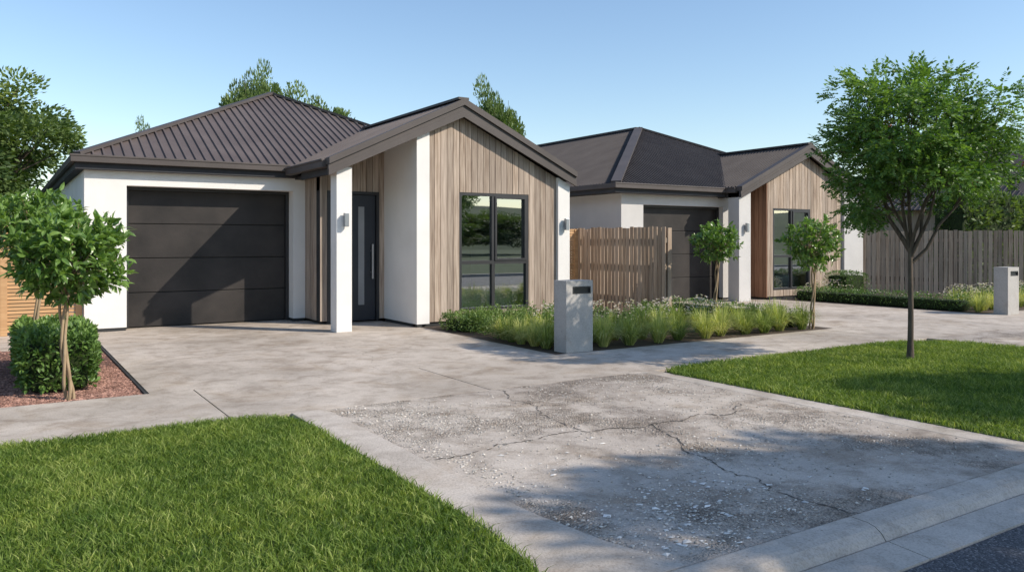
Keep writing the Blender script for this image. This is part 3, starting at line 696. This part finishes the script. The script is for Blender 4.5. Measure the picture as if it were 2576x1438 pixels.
def slat(x0,x1,y,h):
    e=empty('slatted_fence',(x0,y,0));m=MB();z=.05
    while z<h: m.box(x0,x1,y,y+.02,z,z+.042);z+=.054
    m.obj('slats',M_slat,e);m=MB();x=x1
    while x>x0-.1: m.box(x-.045,x+.045,y-.022,y+.08,0,h+.03);x-=.98
    m.obj('posts',M_slat,e)
slat(-7,1.03,13.95,1.62);slat(8.85,10.25,13.4,1.62)

# plants
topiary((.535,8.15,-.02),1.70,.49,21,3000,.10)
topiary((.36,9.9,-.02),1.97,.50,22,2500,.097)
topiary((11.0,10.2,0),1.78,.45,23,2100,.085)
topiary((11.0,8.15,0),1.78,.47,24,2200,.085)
box_hedge('hedge',.14,.80,8.45,10.7,.52,7600,.055,seed=31)
box_hedge('low_hedge',10.75,11.2,8.3,12.6,.30,4200,.035,seed=32,flowers=50)
box_hedge('low_hedge',16.05,16.6,8.4,12.5,.30,3600,.036,seed=33,flowers=30)
box_hedge('hedge',17.0,17.9,11.6,12.3,.66,2600,.038,seed=34)
box_hedge('hedge',5.9,6.9,10.6,11.35,.26,2300,.04,M_shrub,seed=35)
box_hedge('boundary_hedge',22.8,33.0,11.9,12.9,2.75,16000,.15,M_bgl,seed=36,roundc=.05)
rr=random.Random(5)
it=[(6.02+rr.random()*.25,9.5+i*.26,.27,.33) for i in range(6)]+[(6.3+i*.3,10.9+rr.random()*.3,.28,.36) for i in range(7)]+[(6.5+rr.random()*3.5,9.6+rr.random()*1.4,.28,.30) for i in range(18)]
shrubs('garden_shrubs',it,.038,M_shrub,0,41)
it=[(6.9+i*.36,9.3+rr.random()*.5,.28,.42) for i in range(10)]
shrubs('flowering_shrubs',it,.03,M_hedge,75,42)
it=[(16.5+i*.3,12.1-rr.random()*.3,.3,.42) for i in range(3)]+[(17.1+i*.5,8.9+rr.random()*.5,.33,.42) for i in range(9)]
shrubs('flowering_shrubs',it,.032,M_hedge,70,43)
it=[]
for i in range(10): it.append((6.74+i*.45+rr.uniform(-.06,.06),8.20+rr.uniform(-.05,.06),.33,.37+rr.random()*.10))
for i in range(10): it.append((6.95+i*.42+rr.uniform(-.06,.06),8.68+rr.uniform(-.08,.1),.32,.40+rr.random()*.09))
for i in range(5): it.append((6.02+rr.uniform(-.04,.06),8.5+i*.28,.30,.36))
for i in range(4): it.append((6.4+rr.uniform(-.05,.1),8.55+i*.28,.30,.39))
tufts('ornamental_grass',it,9,360)
it=[(16.4+i*.4+rr.uniform(-.06,.06),8.3+rr.uniform(-.1,.1)+.02*i,.32,.42) for i in range(14)]
it+=[(16.8+i*.4,9.0+rr.uniform(-.1,.1),.32,.42) for i in range(8)]
tufts('ornamental_grass',it,10,200)

# trees
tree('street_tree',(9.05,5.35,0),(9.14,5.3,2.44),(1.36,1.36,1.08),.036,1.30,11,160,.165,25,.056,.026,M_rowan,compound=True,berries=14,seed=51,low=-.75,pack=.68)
bg=tree('background_tree',(-1.4,37,0),(-1.4,37,4.8),(4.1,4.1,3.0),.2,2.6,9,150,.75,260,.22,.13,M_bgl,seed=61,pack=.7)
dup(bg,'background_tree',(10.7,40.6,-.4),(.50,.50,1.36),1)
dup(bg,'background_tree',(13.1,39.0,-.4),(.62,.62,1.22),2)
dup(bg,'background_tree',(21.1,34.1,-.4),(.40,.40,1.24),3)
dup(bg,'background_tree',(6.3,43.5,-.4),(.26,.26,.98),4)
dup(bg,'background_tree',(-6,30,0),(1,1,1),2.2)
dup(bg,'background_tree',(-2.6,25,0),(.6,.6,.72),4.2)
tree('garden_tree',(-1.5,16.8,0),(-1.6,16.6,4.4),(1.6,1.5,1.2),.08,3.2,7,55,.28,100,.11,.055,M_yell,seed=62)
tree('roadside_tree',(11.0,-6.6,0),(10.6,-4.7,7.0),(1.5,.75,.7),.14,5.4,8,44,.34,120,.16,.09,M_bgl,seed=63,pack=.9)
tree('roadside_tree',(14.9,-5.7,0),(14.3,-3.9,7.0),(1.5,.7,.7),.14,5.4,8,38,.34,120,.16,.09,M_bgl,seed=64,pack=.9)
for i,(x,y,s) in enumerate([(2,-50,.9),(12,-46,1),(22,-52,1.2),(34,-45,.9),(45,-50,1.1),(58,-46,1),(70,-52,1.2)]):
    dup(bg,'background_tree',(x,y,-.5),(s*1.6,s,s*.62),i*1.3)
dup(bg,'background_tree',(38,16,-1.4),(1.1,1.1,.68),0)
hv=[];hf=[];n=120
for i in range(n):
    a=2*math.pi*i/n
    for j,(rad,h) in enumerate(((120,0),(170,6),(230,11),(300,9),(380,0))):
        z=h*(1+.5*noise.noise(Vector((math.cos(a)*3,math.sin(a)*3,j*.3))));hv.append((10+rad*math.cos(a),rad*math.sin(a),z-.15 if h else -.2))
for i in range(n):
    for j in range(4): hf.append([i*5+j,((i+1)%n)*5+j,((i+1)%n)*5+j+1,i*5+j+1])
mesh_obj('hills',hv,hf,[.5]*len(hf),M_hill,smooth=True)

# ------------------------------------------------------------ light, sky, camera
sd=Vector((.87,-1.0,.94)).normalized()
L=bpy.data.lights.new('sun','SUN');L.energy=5.0;L.angle=math.radians(.5);L.color=(1,.92,.80)
o=bpy.data.objects.new('sun',L);scene.collection.objects.link(o);o.location=(20,-20,30);o.rotation_euler=sd.to_track_quat('Z','Y').to_euler()
W=bpy.data.worlds.new('World');scene.world=W;W.use_nodes=True;nt=W.node_tree
s=nt.nodes.new('ShaderNodeTexSky');s.sky_type='NISHITA';s.sun_disc=False
s.sun_elevation=math.asin(sd.z);s.sun_rotation=math.atan2(sd.x,sd.y);s.air_density=1.15;s.dust_density=.35;s.ozone_density=2.2
hsv=nt.nodes.new('ShaderNodeHueSaturation');hsv.inputs['Hue'].default_value=.502;hsv.inputs['Saturation'].default_value=1.04;hsv.inputs['Value'].default_value=1.22
nt.links.new(s.outputs[0],hsv.inputs['Color'])
bgn=nt.nodes['Background'];bgn.inputs['Strength'].default_value=.15;nt.links.new(hsv.outputs[0],bgn.inputs['Color'])
c=bpy.data.cameras.new('camera');c.lens=27.95;c.sensor_width=36;c.shift_y=-.0435;c.clip_end=2000;c.clip_start=.05
co=bpy.data.objects.new('camera',c);scene.collection.objects.link(co);co.location=(0,0,1.4);co.rotation_euler=(math.radians(90),0,math.radians(-32.8))
scene.camera=co
